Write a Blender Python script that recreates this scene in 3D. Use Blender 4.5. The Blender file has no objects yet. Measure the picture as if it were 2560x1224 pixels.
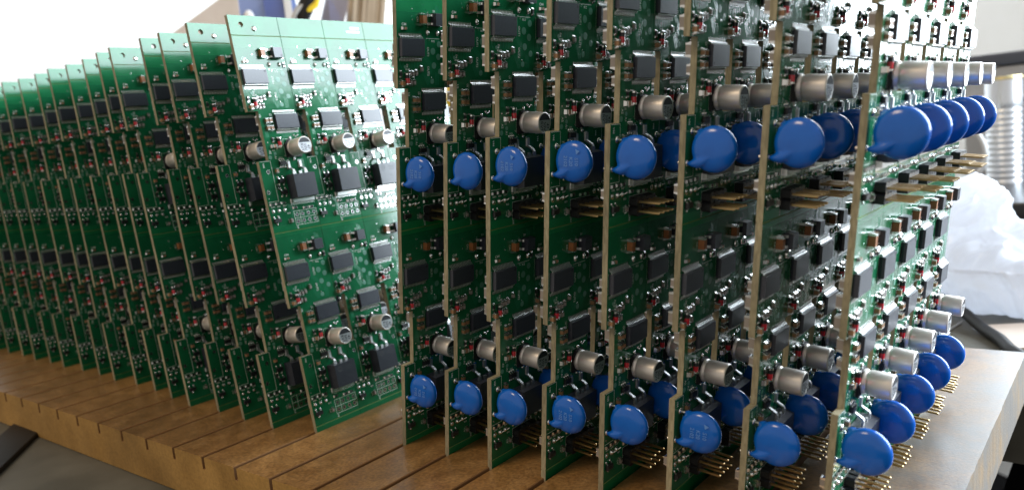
import bpy, bmesh, math, random
from mathutils import Vector, Matrix, noise
random.seed(7)
S = 0.001                                   # everything below is written in millimetres
scene = bpy.context.scene
COL = scene.collection
# ------------------------------------------------------------------ camera
cam_d = bpy.data.cameras.new('camera'); cam = bpy.data.objects.new('camera', cam_d); COL.objects.link(cam)
R0, R1_, R2_ = (0.780542, 0.617114, -0.099619), (0.008747, -0.170132, -0.985383), (-0.625042, 0.768261, -0.138193)
CAMP = Vector((237.646, -170.864, 100.496))
M = Matrix(((R0[0], -R1_[0], -R2_[0], CAMP.x * S), (R0[1], -R1_[1], -R2_[1], CAMP.y * S), (R0[2], -R1_[2], -R2_[2], CAMP.z * S), (0, 0, 0, 1)))
cam.matrix_world = M
cam_d.sensor_width = 36.0; cam_d.lens = 1993.823 / 2560 * 36
cam_d.clip_start = 0.005; cam_d.clip_end = 50
cam_d.dof.use_dof = True; cam_d.dof.focus_distance = 0.238; cam_d.dof.aperture_fstop = 17.0
scene.camera = cam
# ------------------------------------------------------------------ render and light
scene.render.engine = 'CYCLES'
scene.cycles.use_denoising = True
scene.cycles.max_bounces = 8; scene.cycles.diffuse_bounces = 4; scene.cycles.glossy_bounces = 5
scene.cycles.sample_clamp_indirect = 6.0
scene.cycles.caustics_reflective = False; scene.cycles.caustics_refractive = False
scene.view_settings.view_transform = 'Standard'; scene.view_settings.look = 'None'
scene.view_settings.exposure = 0.0; scene.view_settings.gamma = 1.0
w = bpy.data.worlds.new('World'); scene.world = w; w.use_nodes = True
w.node_tree.nodes['Background'].inputs[0].default_value = (1.0, 0.93, 0.84, 1)
w.node_tree.nodes['Background'].inputs[1].default_value = 0.54
E1 = Vector((0.5736, 0.8192, 0)); E2 = Vector((-0.8192, 0.5736, 0)); ORG = Vector((100, 50, 0))   # room axes
def area(name, loc, to, sx, sy, power, col):
    d = bpy.data.lights.new(name, 'AREA'); d.shape = 'RECTANGLE'; d.size = sx * S; d.size_y = sy * S
    d.energy = power; d.color = col
    o = bpy.data.objects.new(name, d); COL.objects.link(o)
    o.location = Vector(loc) * S
    o.rotation_euler = (Vector(to) - Vector(loc)).to_track_quat('-Z', 'Y').to_euler()
    return o
WC = ORG + E1 * 1370 + E2 * 30 + Vector((0, 0, 690))
area('window_light', WC, WC - E1 * 100, 1910, 1260, 136, (0.80, 0.91, 1.0))
area('ceiling_lamp', (-250, -900, 1250), (0, 0, 0), 420, 420, 7.5, (1.0, 0.76, 0.48))
# ------------------------------------------------------------------ materials
def mat(name, col, rough=0.5, metal=0.0, spec=0.5, coat=0.0, trans=0.0):
    m = bpy.data.materials.new(name); m.use_nodes = True
    b = m.node_tree.nodes['Principled BSDF']
    b.inputs['Base Color'].default_value = (*col, 1); b.inputs['Roughness'].default_value = rough
    b.inputs['Metallic'].default_value = metal; b.inputs['Specular IOR Level'].default_value = spec
    b.inputs['Coat Weight'].default_value = coat; b.inputs['Coat Roughness'].default_value = 0.08
    b.inputs['Transmission Weight'].default_value = trans
    return m
def nodes(m): return m.node_tree.nodes, m.node_tree.links, m.node_tree.nodes['Principled BSDF']
def noise_col(m, c1, c2, scale, detail=4, lo=0.35, hi=0.65, stretch=(1, 1, 1), rough=None, bump=0.0, bscale=None):
    n, l, b = nodes(m)
    tc = n.new('ShaderNodeTexCoord'); mp = n.new('ShaderNodeMapping'); mp.inputs['Scale'].default_value = stretch
    nz = n.new('ShaderNodeTexNoise'); nz.inputs['Scale'].default_value = scale; nz.inputs['Detail'].default_value = detail
    rp = n.new('ShaderNodeValToRGB'); rp.color_ramp.elements[0].position = lo; rp.color_ramp.elements[1].position = hi
    rp.color_ramp.elements[0].color = (*c1, 1); rp.color_ramp.elements[1].color = (*c2, 1)
    l.new(tc.outputs['Object'], mp.inputs[0]); l.new(mp.outputs[0], nz.inputs['Vector'])
    l.new(nz.outputs[0], rp.inputs[0]); l.new(rp.outputs[0], b.inputs['Base Color'])
    if rough:
        mr = n.new('ShaderNodeMapRange'); mr.inputs[3].default_value = rough[0]; mr.inputs[4].default_value = rough[1]
        l.new(nz.outputs[0], mr.inputs[0]); l.new(mr.outputs[0], b.inputs['Roughness'])
    if bump:
        n2 = n.new('ShaderNodeTexNoise'); n2.inputs['Scale'].default_value = bscale or scale; n2.inputs['Detail'].default_value = 6
        l.new(mp.outputs[0], n2.inputs['Vector'])
        bp = n.new('ShaderNodeBump'); bp.inputs['Strength'].default_value = bump; bp.inputs['Distance'].default_value = 0.0004
        l.new(n2.outputs[0], bp.inputs['Height']); l.new(bp.outputs[0], b.inputs['Normal'])
    return m
mask = noise_col(mat('solder_mask', (0.01, 0.14, 0.06), 0.17, spec=.42), (0.007, 0.105, 0.042), (0.012, 0.152, 0.062), 90, 3, rough=(0.10, 0.22), bump=0.05, bscale=900)
clear = noise_col(mat('solder_mask_bare', (0.01, 0.14, 0.06), 0.17, spec=.42), (0.008, 0.112, 0.044), (0.013, 0.160, 0.064), 90, 3, rough=(0.10, 0.22), bump=0.05, bscale=900)
def translucent(m, col, f):
    n, l, b = nodes(m); out = n['Material Output']; t = n.new('ShaderNodeBsdfTranslucent'); t.inputs[0].default_value = (*col, 1)
    mx = n.new('ShaderNodeMixShader'); mx.inputs[0].default_value = f; l.new(b.outputs[0], mx.inputs[1]); l.new(t.outputs[0], mx.inputs[2]); l.new(mx.outputs[0], out.inputs[0])
n_, l_, b_ = nodes(clear); t_ = n_.new('ShaderNodeBsdfTranslucent'); t_.inputs[0].default_value = (0.018, 0.15, 0.045, 1); a_ = n_.new('ShaderNodeAddShader')
l_.new(b_.outputs[0], a_.inputs[0]); l_.new(t_.outputs[0], a_.inputs[1]); l_.new(a_.outputs[0], n_['Material Output'].inputs[0])
trace_m = mat('mask_over_copper', (0.014, 0.19, 0.09), 0.2)
edge_m = noise_col(mat('laminate_edge', (0.5, 0.42, 0.26), 0.75), (0.22, 0.195, 0.125), (0.34, 0.305, 0.20), 1400, 3, stretch=(1, 1, 0.25))
def edge_vary(m):
    n, l, b = nodes(m); src = b.inputs['Base Color'].links[0].from_socket
    oi = n.new('ShaderNodeObjectInfo'); tc = n.new('ShaderNodeTexCoord'); ad = n.new('ShaderNodeVectorMath'); ad.operation = 'ADD'
    nz = n.new('ShaderNodeTexNoise'); nz.inputs['Scale'].default_value = 30; nz.inputs['Detail'].default_value = 4
    l.new(tc.outputs['Object'], ad.inputs[0]); l.new(oi.outputs['Random'], ad.inputs[1]); l.new(ad.outputs[0], nz.inputs['Vector'])
    m1 = n.new('ShaderNodeMapRange'); m1.inputs[1].default_value = .3; m1.inputs[2].default_value = .7; m1.inputs[3].default_value = .66; m1.inputs[4].default_value = 1.2; l.new(nz.outputs[0], m1.inputs[0])
    m2 = n.new('ShaderNodeMapRange'); m2.inputs[3].default_value = .78; m2.inputs[4].default_value = 1.12; l.new(oi.outputs['Random'], m2.inputs[0])
    mu = n.new('ShaderNodeMath'); mu.operation = 'MULTIPLY'; l.new(m1.outputs[0], mu.inputs[0]); l.new(m2.outputs[0], mu.inputs[1])
    sc = n.new('ShaderNodeVectorMath'); sc.operation = 'SCALE'; l.new(src, sc.inputs[0]); l.new(mu.outputs[0], sc.inputs['Scale']); l.new(sc.outputs[0], b.inputs['Base Color'])
edge_vary(edge_m)
groove_m = mat('scored_laminate', (0.17, 0.29, 0.09), 0.6)
silk = mat('silk_print', (0.72, 0.76, 0.72), 0.5)
tin = mat('solder', (0.80, 0.80, 0.79), 0.24, 1.0)
lead_m = mat('lead_tin', (0.74, 0.74, 0.73), 0.3, 1.0)
padm = mat('masked_pad', (0.10, 0.26, 0.19), 0.3)
black = noise_col(mat('moulded_plastic', (0.018, 0.018, 0.021), 0.38, spec=.62), (0.025, 0.028, 0.041), (0.036, 0.040, 0.056), 2500, 2, rough=(0.28, 0.40))
black2 = mat('black_plastic', (0.010, 0.010, 0.012), 0.42)
mark_m = mat('laser_mark', (0.05, 0.055, 0.06), 0.6)
brown = noise_col(mat('capacitor_ceramic', (0.30, 0.16, 0.08), 0.45), (0.24, 0.13, 0.07), (0.36, 0.20, 0.10), 600)
tant = noise_col(mat('tantalum_brown', (0.30, 0.08, 0.03), 0.4), (0.24, 0.085, 0.03), (0.34, 0.135, 0.05), 500)
grayc = mat('grey_ceramic', (0.27, 0.24, 0.22), 0.45)
resm = mat('resistor_black', (0.02, 0.02, 0.022), 0.35)
redg = mat('red_glass', (0.55, 0.02, 0.035), 0.15, coat=0.5)
alu = noise_col(mat('can_aluminium', (0.72, 0.68, 0.64), 0.4, 0.55), (0.70, 0.655, 0.62), (0.78, 0.735, 0.70), 700, 2, stretch=(0.1, 1, 1), rough=(0.36, 0.46))
topw = mat('can_end', (0.55, 0.56, 0.60), 0.38, 0.7)
ink = mat('black_ink', (0.012, 0.013, 0.02), 0.45)
blue = noise_col(mat('blue_epoxy', (0.003, 0.08, 0.44), 0.17, spec=0.55), (0.003, 0.10, 0.50), (0.005, 0.125, 0.58), 160, bump=0.05, bscale=300)
bluetx = mat('pale_blue_print', (0.12, 0.29, 0.72), 0.5)
gold = mat('gold_pin', (0.47, 0.33, 0.15), 0.3, 1.0)
leg_m = mat('leg_tin', (0.52, 0.52, 0.52), 0.5, 1.0)
# ------------------------------------------------------------------ mesh helpers (millimetres; x = out of the panel, y = along it, z = up)
class MB:
    def __init__(s): s.v = []; s.f = []; s.m = []; s.mats = []; s.sm = []
    def mi(s, m):
        if m not in s.mats: s.mats.append(m)
        return s.mats.index(m)
    def add(s, vs, fs, m, smooth=False):
        o = len(s.v); k = s.mi(m); s.v += [tuple(p) for p in vs]
        for f in fs: s.f.append([i + o for i in f]); s.m.append(k); s.sm.append(smooth)
    def box(s, x0, x1, y0, y1, z0, z1, m, ix=0.0, iy=None, iz=None):
        # optional draft: the far x end is smaller by iy, iz on each side
        iy = ix if iy is None else iy; iz = ix if iz is None else iz
        s.add([(x0, y0, z0), (x0, y1, z0), (x0, y1, z1), (x0, y0, z1), (x1, y0 + iy, z0 + iz), (x1, y1 - iy, z0 + iz), (x1, y1 - iy, z1 - iz), (x1, y0 + iy, z1 - iz)],
              [(0, 3, 2, 1), (4, 5, 6, 7), (0, 1, 5, 4), (1, 2, 6, 5), (2, 3, 7, 6), (3, 0, 4, 7)], m)
    def rings(s, rs, m, cap0=True, cap1=True, smooth=False):
        n = len(rs[0]); vs = [p for r in rs for p in r]; fs = []
        for i in range(len(rs) - 1):
            for j in range(n):
                a, b = i * n + j, i * n + (j + 1) % n; fs.append((a, b, b + n, a + n))
        s.add(vs, fs, m, smooth)
        if cap0: s.add(rs[0], [tuple(range(n))[::-1]], m)
        if cap1: s.add(rs[-1], [tuple(range(n))], m)
    def lathe_x(s, prof, m, n=24, cy=0, cz=0, smooth=True, cap0=True, cap1=True):     # prof: (x, r)
        s.rings([[(x, cy + r * math.cos(2 * math.pi * j / n), cz + r * math.sin(2 * math.pi * j / n)) for j in range(n)] for x, r in prof], m, cap0, cap1, smooth)
    def lathe_z(s, prof, m, n=24, cx=0, cy=0, smooth=True):
        s.rings([[(cx + r * math.cos(2 * math.pi * j / n), cy + r * math.sin(2 * math.pi * j / n), z) for j in range(n)] for z, r in prof], m, True, True, smooth)
    def strip(s, pts, wd, th, m, axis='y'):
        # bent flat lead: pts (x, z) path in the plane, extruded by wd along y, thickness th
        n = len(pts); A = []; B = []
        for i, (x, z) in enumerate(pts):
            a = pts[max(i - 1, 0)]; b = pts[min(i + 1, n - 1)]
            dx, dz = b[0] - a[0], b[1] - a[1]; L = math.hypot(dx, dz) or 1; nx, nz = -dz / L * th / 2, dx / L * th / 2
            A.append((x + nx, z + nz)); B.append((x - nx, z - nz))
        def P(p, y): return (p[0], y, p[1]) if axis == 'y' else (p[0], p[1], y)
        rs = [[P(A[i], wd[0]), P(A[i], wd[1]), P(B[i], wd[1]), P(B[i], wd[0])] for i in range(n)]
        s.rings(rs, m)
    def tube(s, pts, r, m, n=8, smooth=True):
        rs = []; pts = [Vector(p) for p in pts]; up = Vector((0.13, 0.2, 0.97))
        for i, p in enumerate(pts):
            t = (pts[min(i + 1, len(pts) - 1)] - pts[max(i - 1, 0)]).normalized()
            a = t.cross(up); a = a.normalized() if a.length > 1e-4 else t.orthogonal().normalized(); b = t.cross(a)
            rr = r[i] if isinstance(r, (list, tuple)) else r
            rs.append([p + (a * math.cos(2 * math.pi * j / n) + b * math.sin(2 * math.pi * j / n)) * rr for j in range(n)])
        s.rings(rs, m, True, True, smooth)
    def blob(s, x, y, z, hx, hy, hz, m, n=10):
        rs = []
        for k in range(4):
            a = k / 3.4 * math.pi / 2; c, q = math.cos(a), math.sin(a)
            rs.append([(x + hx * q, y + hy * c * math.cos(2 * math.pi * j / n), z + hz * c * math.sin(2 * math.pi * j / n)) for j in range(n)])
        s.rings(rs, m, False, True, True)
    def disc(s, x, y, z, ry, rz, m, n=14):
        s.add([(x, y + ry * math.cos(2 * math.pi * j / n), z + rz * math.sin(2 * math.pi * j / n)) for j in range(n)], [tuple(range(n))], m)
    def merge(s, o, dx=0, dy=0, dz=0):
        off = len(s.v); s.v += [(p[0] + dx, p[1] + dy, p[2] + dz) for p in o.v]
        for f, k, q in zip(o.f, o.m, o.sm): s.f.append([i + off for i in f]); s.m.append(s.mi(o.mats[k])); s.sm.append(q)
    def mesh(s, name):
        me = bpy.data.meshes.new(name); me.from_pydata([(a * S, b * S, c * S) for a, b, c in s.v], [], s.f)
        for m in s.mats: me.materials.append(m)
        me.polygons.foreach_set('material_index', s.m); me.polygons.foreach_set('use_smooth', s.sm); me.update()
        return me
_txt = {}
def text_mb(body, size, m):
    # flat letters in the (y, z) plane facing +x, reading along +y
    key = (body, size)
    if key not in _txt:
        c = bpy.data.curves.new('lettering', 'FONT'); c.body = body; c.size = size; c.resolution_u = 2; c.align_x = 'CENTER'; c.align_y = 'CENTER'
        c.offset = size * 0.012
        o = bpy.data.objects.new('lettering', c); COL.objects.link(o)
        me = bpy.data.meshes.new_from_object(o); bpy.data.objects.remove(o); bpy.data.curves.remove(c)
        _txt[key] = ([(0, v.co.x, v.co.y) for v in me.vertices], [tuple(p.vertices) for p in me.polygons]); bpy.data.meshes.remove(me)
    mb = MB(); mb.add(*_txt[key], m); return mb
def rot_mb(mb, deg):
    a = math.radians(deg); c, q = math.cos(a), math.sin(a)
    mb.v = [(x, y * c - z * q, y * q + z * c) for x, y, z in mb.v]; return mb
def ob(name, me, parent=None, loc=(0, 0, 0), rot=None, **props):
    o = bpy.data.objects.new(name, me); COL.objects.link(o); o.parent = parent
    o.location = (loc[0] * S, loc[1] * S, loc[2] * S)
    if rot: o.rotation_euler = rot
    for k, v in props.items(): o[k] = v
    return o
def tag(o, label, category, group=None):
    o['label'] = label; o['category'] = category
    if group: o['group'] = group
    return o
# ------------------------------------------------------------------ the panel blank
PU, HU, BB, EE, ST, HF, TR, TH = 20.85, 71.93, 27.44, 45.50, 4.24, 2.37, 7.28, 1.6
ATOP = HF + 2 * HU; NCOL = 5; HB = -4.0
def laminate_mesh():
    us = set([0.0, ST]); gr_u = []
    for k in range(1, NCOL):
        us |= {k * PU - .12, k * PU, k * PU + .12, k * PU + ST}; gr_u.append(k * PU)
    us.add(NCOL * PU)
    hu, hh, hr = 4.87, ATOP + 4.0, 2.1                        # tooling hole in the top rail
    us |= {hu - hr, hu + hr}
    us = sorted(us)
    gr_h = [HF, HF + HU, ATOP]
    hs = {HB, ATOP + TR, hh - hr, hh + hr}
    for g in gr_h: hs |= {g - .16, g, g + .16}
    hs |= {ATOP - 4.5, HF + HU - 1.5, HF + HU + 2.5}
    for r in (1, 2):
        a = HF + r * HU; hs |= {a - BB, a - EE}
    hs = sorted(hs)
    def void(u, h):
        if any(a - EE < h < a - BB for a in (HF + HU, ATOP)):
            for k in range(NCOL):
                if k * PU < u < k * PU + ST: return True
        return u > NCOL * PU or u < 0 or h < HB or h > ATOP + TR
    def rec(u, h): return 0.3 if h in gr_h else 0.12 if u in gr_u else 0.0
    mb = MB(); V = {}; vs = []
    def vid(i, j, sd):
        k = (i, j, sd)
        if k not in V:
            r = rec(us[i], hs[j]); V[k] = len(vs); vs.append(((-r if sd else -TH + r), us[i], hs[j]))
        return V[k]
    F = {mask: [], clear: [], edge_m: [], groove_m: []}
    for i in range(len(us) - 1):
        for j in range(len(hs) - 1):
            cu, ch = (us[i] + us[i + 1]) / 2, (hs[j] + hs[j + 1]) / 2
            if void(cu, ch): continue
            if abs(cu - hu) < hr and abs(ch - hh) < hr:
                if cu > ST: continue
                n = 24; ring = []
                for sd in (1, 0):
                    x = 0.0 if sd else -TH; o = len(vs)
                    for q in range(n):
                        a = 2 * math.pi * q / n + math.pi / 4
                        vs.append((x, hu + 1.0 * math.cos(a), hh + 1.0 * math.sin(a)))
                    ring.append(o)
                    i2 = us.index(hu + hr); cs = [vid(i2, j + 1, sd), vid(i, j + 1, sd), vid(i, j, sd), vid(i2, j, sd)]
                    for q in range(n):
                        c1 = cs[(q * 4 // n)]; c2 = cs[((q + 1) * 4 // n) % 4]
                        f = [o + q, c1, o + (q + 1) % n] if c1 == c2 else [o + q, c1, c2, o + (q + 1) % n]
                        F[clear].append(f if sd else f[::-1])
                for q in range(n):
                    F[edge_m].append([ring[0] + q, ring[0] + (q + 1) % n, ring[1] + (q + 1) % n, ring[1] + q])
                continue
            g = any(abs(ch - x) < .15 for x in gr_h)
            m = groove_m if g else clear if ch > ATOP - 4.5 or ch < HF or -1.5 < ch - HF - HU < 2.5 else mask
            F[m].append([vid(i, j, 1), vid(i + 1, j, 1), vid(i + 1, j + 1, 1), vid(i, j + 1, 1)])
            F[m].append([vid(i, j, 0), vid(i, j + 1, 0), vid(i + 1, j + 1, 0), vid(i + 1, j, 0)])
            for (du, dh, a, b) in ((-1, 0, (i, j), (i, j + 1)), (1, 0, (i + 1, j + 1), (i + 1, j)), (0, -1, (i + 1, j), (i, j)), (0, 1, (i, j + 1), (i + 1, j + 1))):
                nu = us[i] - 1e-3 if du < 0 else us[i + 1] + 1e-3 if du > 0 else cu
                nh = hs[j] - 1e-3 if dh < 0 else hs[j + 1] + 1e-3 if dh > 0 else ch
                if void(nu, nh): F[edge_m].append([vid(*a, 1), vid(*b, 1), vid(*b, 0), vid(*a, 0)])
    for m, fs in F.items(): mb.f += fs; k = mb.mi(m); mb.m += [k] * len(fs); mb.sm += [False] * len(fs)
    mb.v = vs
    return mb.mesh('laminate')
LAM = laminate_mesh()
# ------------------------------------------------------------------ component meshes
def chip_body(dot):
    mb = MB(); a, b = 5.0, 2.72
    mb.box(0.12, 0.78, -a + .12, a - .12, -b + .12, b - .12, black, -.12)
    mb.box(0.78, 1.5, -a, a, -b, b, black, .13)
    y, z = (a - .9, b - .8) if dot > 0 else (-a + .9, -b + .8)
    mb.disc(1.512, y, z, .48, .48, ink, 16)
    return mb
def chip_leads():
    mb = MB()
    for sgn in (1, -1):
        for i in range(15):
            y = (i - 7) * 0.655
            mb.strip([(0.8, sgn * 2.68), (0.8, sgn * 3.02), (0.62, sgn * 3.2), (0.25, sgn * 3.38), (0.10, sgn * 3.56), (0.09, sgn * 4.05)], (y - .13, y + .13), .13, lead_m)
            mb.box(0.01, 0.05, y - .18, y + .18, sgn * 3.35 if sgn > 0 else -4.35, 4.35 if sgn > 0 else -3.35, tin)
    return mb
def two_end(L, W, H, body, band=0.32, vert=True, pad=True):
    # chip part with wrapped metal ends and solder fillets; long axis along z when vert
    mb = MB(); h = L / 2
    mb.box(0.04, H - .03, -W / 2 + .03, W / 2 - .03, -h + .06, h - .06, body, .02)
    for s_ in (1, -1):
        z0, z1 = sorted((s_ * h, s_ * (h - band)))
        mb.box(0.03, H, -W / 2, W / 2, z0, z1, tin, .02)
        if pad:
            zo = s_ * (h + .34)
            q = [(0.02, -W / 2 - .05, s_ * h), (0.02, W / 2 + .05, s_ * h), (0.02, W / 2 + .05, zo), (0.02, -W / 2 - .05, zo), (H * .72, -W / 2 + .05, s_ * h), (H * .72, W / 2 - .05, s_ * h)]
            fs = [(4, 5, 2, 3), (0, 4, 3), (1, 2, 5)]
            mb.add(q, fs if s_ > 0 else [f[::-1] for f in fs], tin)
    if not vert: mb.v = [(x, -z, y) for x, y, z in mb.v]
    return mb
def melf():
    mb = MB(); n = 14
    def cyl(z0, z1, r, m): mb.rings([[(0.8 + r * math.cos(2 * math.pi * j / n), r * math.sin(2 * math.pi * j / n), z) for j in range(n)] for z in (z0, z1)], m, True, True, True)
    cyl(-1.7, -1.25, .78, tin); cyl(-1.25, 0.25, .70, redg); cyl(.25, 1.25, .70, black2); cyl(1.25, 1.7, .78, tin)
    mb.box(.02, .5, -.75, .75, -2.1, -1.6, tin, .1); mb.box(.02, .5, -.75, .75, 1.6, 2.1, tin, .1)
    return mb
def sot(n_top, n_bot, W=2.9, Hh=1.35):
    mb = MB(); mb.box(.1, .55, -W / 2 + .06, W / 2 - .06, -Hh / 2, Hh / 2, black2, -.06); mb.box(.55, 1.05, -W / 2, W / 2, -Hh / 2 - .06, Hh / 2 + .06, black2, .1)
    for n, sg in ((n_top, 1), (n_bot, -1)):
        for i in range(n):
            y = 0 if n == 1 else (i - (n - 1) / 2) * 1.9 / (n - 1)
            mb.strip([(.55, sg * Hh / 2), (.5, sg * (Hh / 2 + .25)), (.12, sg * (Hh / 2 + .45)), (.08, sg * (Hh / 2 + .8))], (y - .22, y + .22), .14, lead_m)
            mb.blob(.02, y, sg * (Hh / 2 + .75), .28, .36, .36, tin, 8)
    return mb
def rectifier():
    b = MB(); b.box(.15, 1.2, -1.95, 1.95, -1.95, 1.95, black, -.06); b.box(1.2, 2.45, -2.01, 2.01, -2.01, 2.01, black, .14)
    b.disc(2.46, 1.25, -1.15, .36, .36, ink, 12)
    l = MB()
    for z in (1.28, -1.28):
        for s_ in (-1, 1):
            st = [(1.25, s_ * 1.9), (1.25, s_ * 2.35), (1.0, s_ * 2.5), (.2, s_ * 2.62), (.1, s_ * 2.75), (.1, s_ * 3.2)]
            l.strip(st, (z - .33, z + .33), .2, lead_m, axis='z')
            l.box(.01, .06, min(s_ * 2.5, s_ * 3.5), max(s_ * 2.5, s_ * 3.5), z - .5, z + .5, tin)
    l.v = [(x, y, z) for x, y, z in l.v]
    return b, l
def ecap():
    base = MB(); q = 3.3; c = 1.5
    oc = [(-q, -q), (q, -q), (q, q - c), (q - c, q), (-q + c, q), (-q, q - c)]
    base.rings([[(x, y, z) for y, z in oc] for x in (0.05, 0.75)], black2)
    base.rings([[(x, y * .9, z * .9) for y, z in oc] for x in (0.75, 1.0)], black2)
    base.box(.03, .3, -.45, .45, q - .1, q + .75, tin); base.box(.03, .3, -.45, .45, -q - .75, -q + .1, tin)
    can = MB(); r = 3.12
    can.lathe_x([(0.7, r - .15), (0.85, r), (1.35, r), (1.6, r - .12), (1.8, r - .26), (2.05, r - .26), (2.3, r - .08), (2.5, r), (7.35, r), (7.62, r - .06), (7.76, r - .2), (7.8, r - .34), (7.72, r - .42)], alu, 32)
    top = MB(); n = 32; rr = r - .42; x = 7.725
    top.add([(x, rr * math.cos(2 * math.pi * j / n), rr * math.sin(2 * math.pi * j / n)) for j in range(n)], [tuple(range(n))], topw)
    arc = [(x + .02, rr * .985 * math.cos(a), rr * .985 * math.sin(a)) for a in [math.radians(18 + 144 * j / 16) for j in range(17)]]
    top.add(arc, [tuple(range(17))], ink)
    for body, yy in (('47', 1.45), ('50V', 0.0), ('RVT', -1.45)):
        top.merge(rot_mb(text_mb(body, 1.65, ink), -90), x + .02, yy, -.95)
    return base, can, top
def d2pak():
    b = MB(); b.box(1.3, 2.4, -5.0, 5.0, -4.6, 4.4, black, -.04); b.box(2.4, 4.45, -5.04, 5.04, -4.64, 4.44, black, .32)
    b.box(0.15, 1.3, -4.9, 4.9, -4.5, 4.4, black)
    b.disc(4.456, -2.6, 2.3, .95, .95, mark_m, 18); b.disc(4.46, -2.6, 2.3, .62, .62, black, 14)
    b.box(4.45, 4.458, 0.2, 3.6, 2.5, 2.7, mark_m); b.box(4.45, 4.458, 0.2, 3.1, 1.5, 1.7, mark_m); b.box(4.45, 4.458, .6, 2.2, -1.1, -.9, mark_m)
    t = MB(); t.box(.06, 1.3, -4.95, 4.95, -6.0, -4.4, lead_m, .12); t.box(.015, .06, -5.2, 5.2, -6.7, -4.2, tin)
    def leg(y, stub=False):
        m = MB()
        if stub: m.strip([(2.5, 4.3), (2.5, 5.3)], (-.6, .6), .5, leg_m)
        else:
            m.strip([(2.5, 4.3), (2.5, 5.55), (2.25, 6.0), (1.1, 6.6), (.4, 6.95), (.3, 7.5), (.3, 9.3)], (-.48, .48), .5, leg_m)
            m.strip([(2.5, 4.3), (2.5, 5.3)], (-.72, .72), .5, leg_m)
            m.box(.01, .12, -.85, .85, 6.9, 9.8, tin)
        return m
    return b, t, leg(0), leg(0, True)
def header():
    h = MB()
    for z in (1.27, -1.27):
        for i in range(4):
            y = (i - 1.5) * 2.54
            a = [(-1.27, -.8), (-.8, -1.25), (.8, -1.25), (1.27, -.8), (1.27, .8), (.8, 1.25), (-.8, 1.25), (-1.27, .8)]
            h.rings([[(x, y + p, z + q) for p, q in a] for x in (0.06, 2.5)], black2)
    p = MB(); r = .27
    p.rings([[(x, a * k, b * k) for a, b in ((-r, -r), (r, -r), (r, r), (-r, r))] for x, k in ((2.3, 1), (8.3, 1), (8.6, .55))], gold)
    bk = MB()
    for z in (1.27, -1.27):
        for i in range(4): bk.tube([(-1.55, (i - 1.5) * 2.54, z), (-2.9, (i - 1.5) * 2.54, z)], [.75, .3], tin, 8)
    return h, p, bk
def varistor(text):
    # coated disc standing on two leads; own frame: board surface x=0, centre z=0
    mb = MB(); R = 5.62; n = 44; cx = 6.25
    prof = [(r, t) for r, t in ((0, 2.1), (1.2, 2.07), (2.3, 1.98), (3.3, 1.82), (4.1, 1.6), (4.8, 1.28), (5.25, .9), (5.52, .45), (5.64, 0))]
    def ring(r, y): return [(cx + r * math.cos(2 * math.pi * j / n), y, r * math.sin(2 * math.pi * j / n)) for j in range(n)]
    rs = [ring(max(r, .05), -t) for r, t in prof] + [ring(max(r, .05), t) for r, t in prof[::-1][1:]]
    mb.rings(rs, blue, True, True, True)
    # coating that runs down the two leads
    mb.tube([(7.2, -1.3, -.6), (5.6, -1.15, -1.9), (4.0, -.95, -3.0), (2.7, -.9, -3.5), (1.5, -.95, -3.7), (.7, -.95, -3.74), (.1, -.95, -3.75)], [.5, .95, 1.35, 1.35, .95, .62, .5], blue, 12)
    mb.tube([(5.0, .5, 2.6), (3.4, .7, 3.4), (2.2, .85, 3.75), (1.3, .9, 3.78)], [1.3, 1.35, .95, .4], blue, 12)
    mb.tube([(2.2, 0, -3.0), (1.75, 0, 0), (2.2, 0, 3.0)], [1.0, 1.05, 1.0], blue, 12)
    o = bpy.data.objects.new('varistor_source', mb.mesh('varistor_source')); COL.objects.link(o)
    md = o.modifiers.new('r', 'REMESH'); md.mode = 'VOXEL'; md.voxel_size = 0.26 * S; md.use_smooth_shade = True
    md = o.modifiers.new('s', 'SMOOTH'); md.factor = .5; md.iterations = 7
    dg = bpy.context.evaluated_depsgraph_get(); dg.update()
    me = bpy.data.meshes.new_from_object(o.evaluated_get(dg)); me.name = 'varistor'
    bpy.data.objects.remove(o)
    if not me.materials: me.materials.append(blue)
    for p in me.polygons: p.use_smooth = True
    lead = MB()
    lead.tube([(-2.2, .9, 3.75), (.2, .9, 3.75), (1.4, .9, 3.72), (2.4, .9, 3.6)], .32, lead_m, 8); lead.blob(.02, .9, 3.75, .5, .9, .9, tin)
    lead.tube([(-2.2, -.95, -3.72), (.6, -.95, -3.72)], .32, lead_m, 8); lead.blob(.02, -.95, -3.72, .4, .8, .8, tin)
    tx = MB()
    if text:
        for body, dx in (('S10', 2.2), ('K20', .45), ('2102', -1.2)):
            t = rot_mb(text_mb(body, 1.5, bluetx), -90)
            tx.v += []; off = MB(); off.merge(t, 0, 0, 0)
            # the letters face the front of the disc (-y): turn (y, z) into (x, z)
            off.v = [(p[1], p[0], p[2]) for p in off.v]
            off.f = [f[::-1] for f in off.f]
            tx.merge(off, cx + dx - .3, -2.11, .2)
        tx.add([(cx + 1.6, -2.11, 3.5), (cx + 2.9, -2.11, 3.0), (cx + 1.9, -2.11, 2.1)], [(2, 1, 0)], bluetx)
    return me, lead.mesh('lead'), (tx.mesh('print') if text else None)
CHIP = {1: chip_body(1).mesh('chip'), -1: chip_body(-1).mesh('chip')}; LEADS = chip_leads().mesh('leads')
RECT, RECTL = [m.mesh('rectifier') for m in rectifier()]
EB, EC, ET = [m.mesh('electrolytic_capacitor') for m in ecap()]
DB, DT, DL, DS = [m.mesh('power_transistor') for m in d2pak()]
HD, HP, HBK = [m.mesh('pin_header') for m in header()]
VAR = {t: varistor(t) for t in (False, True)}
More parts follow.
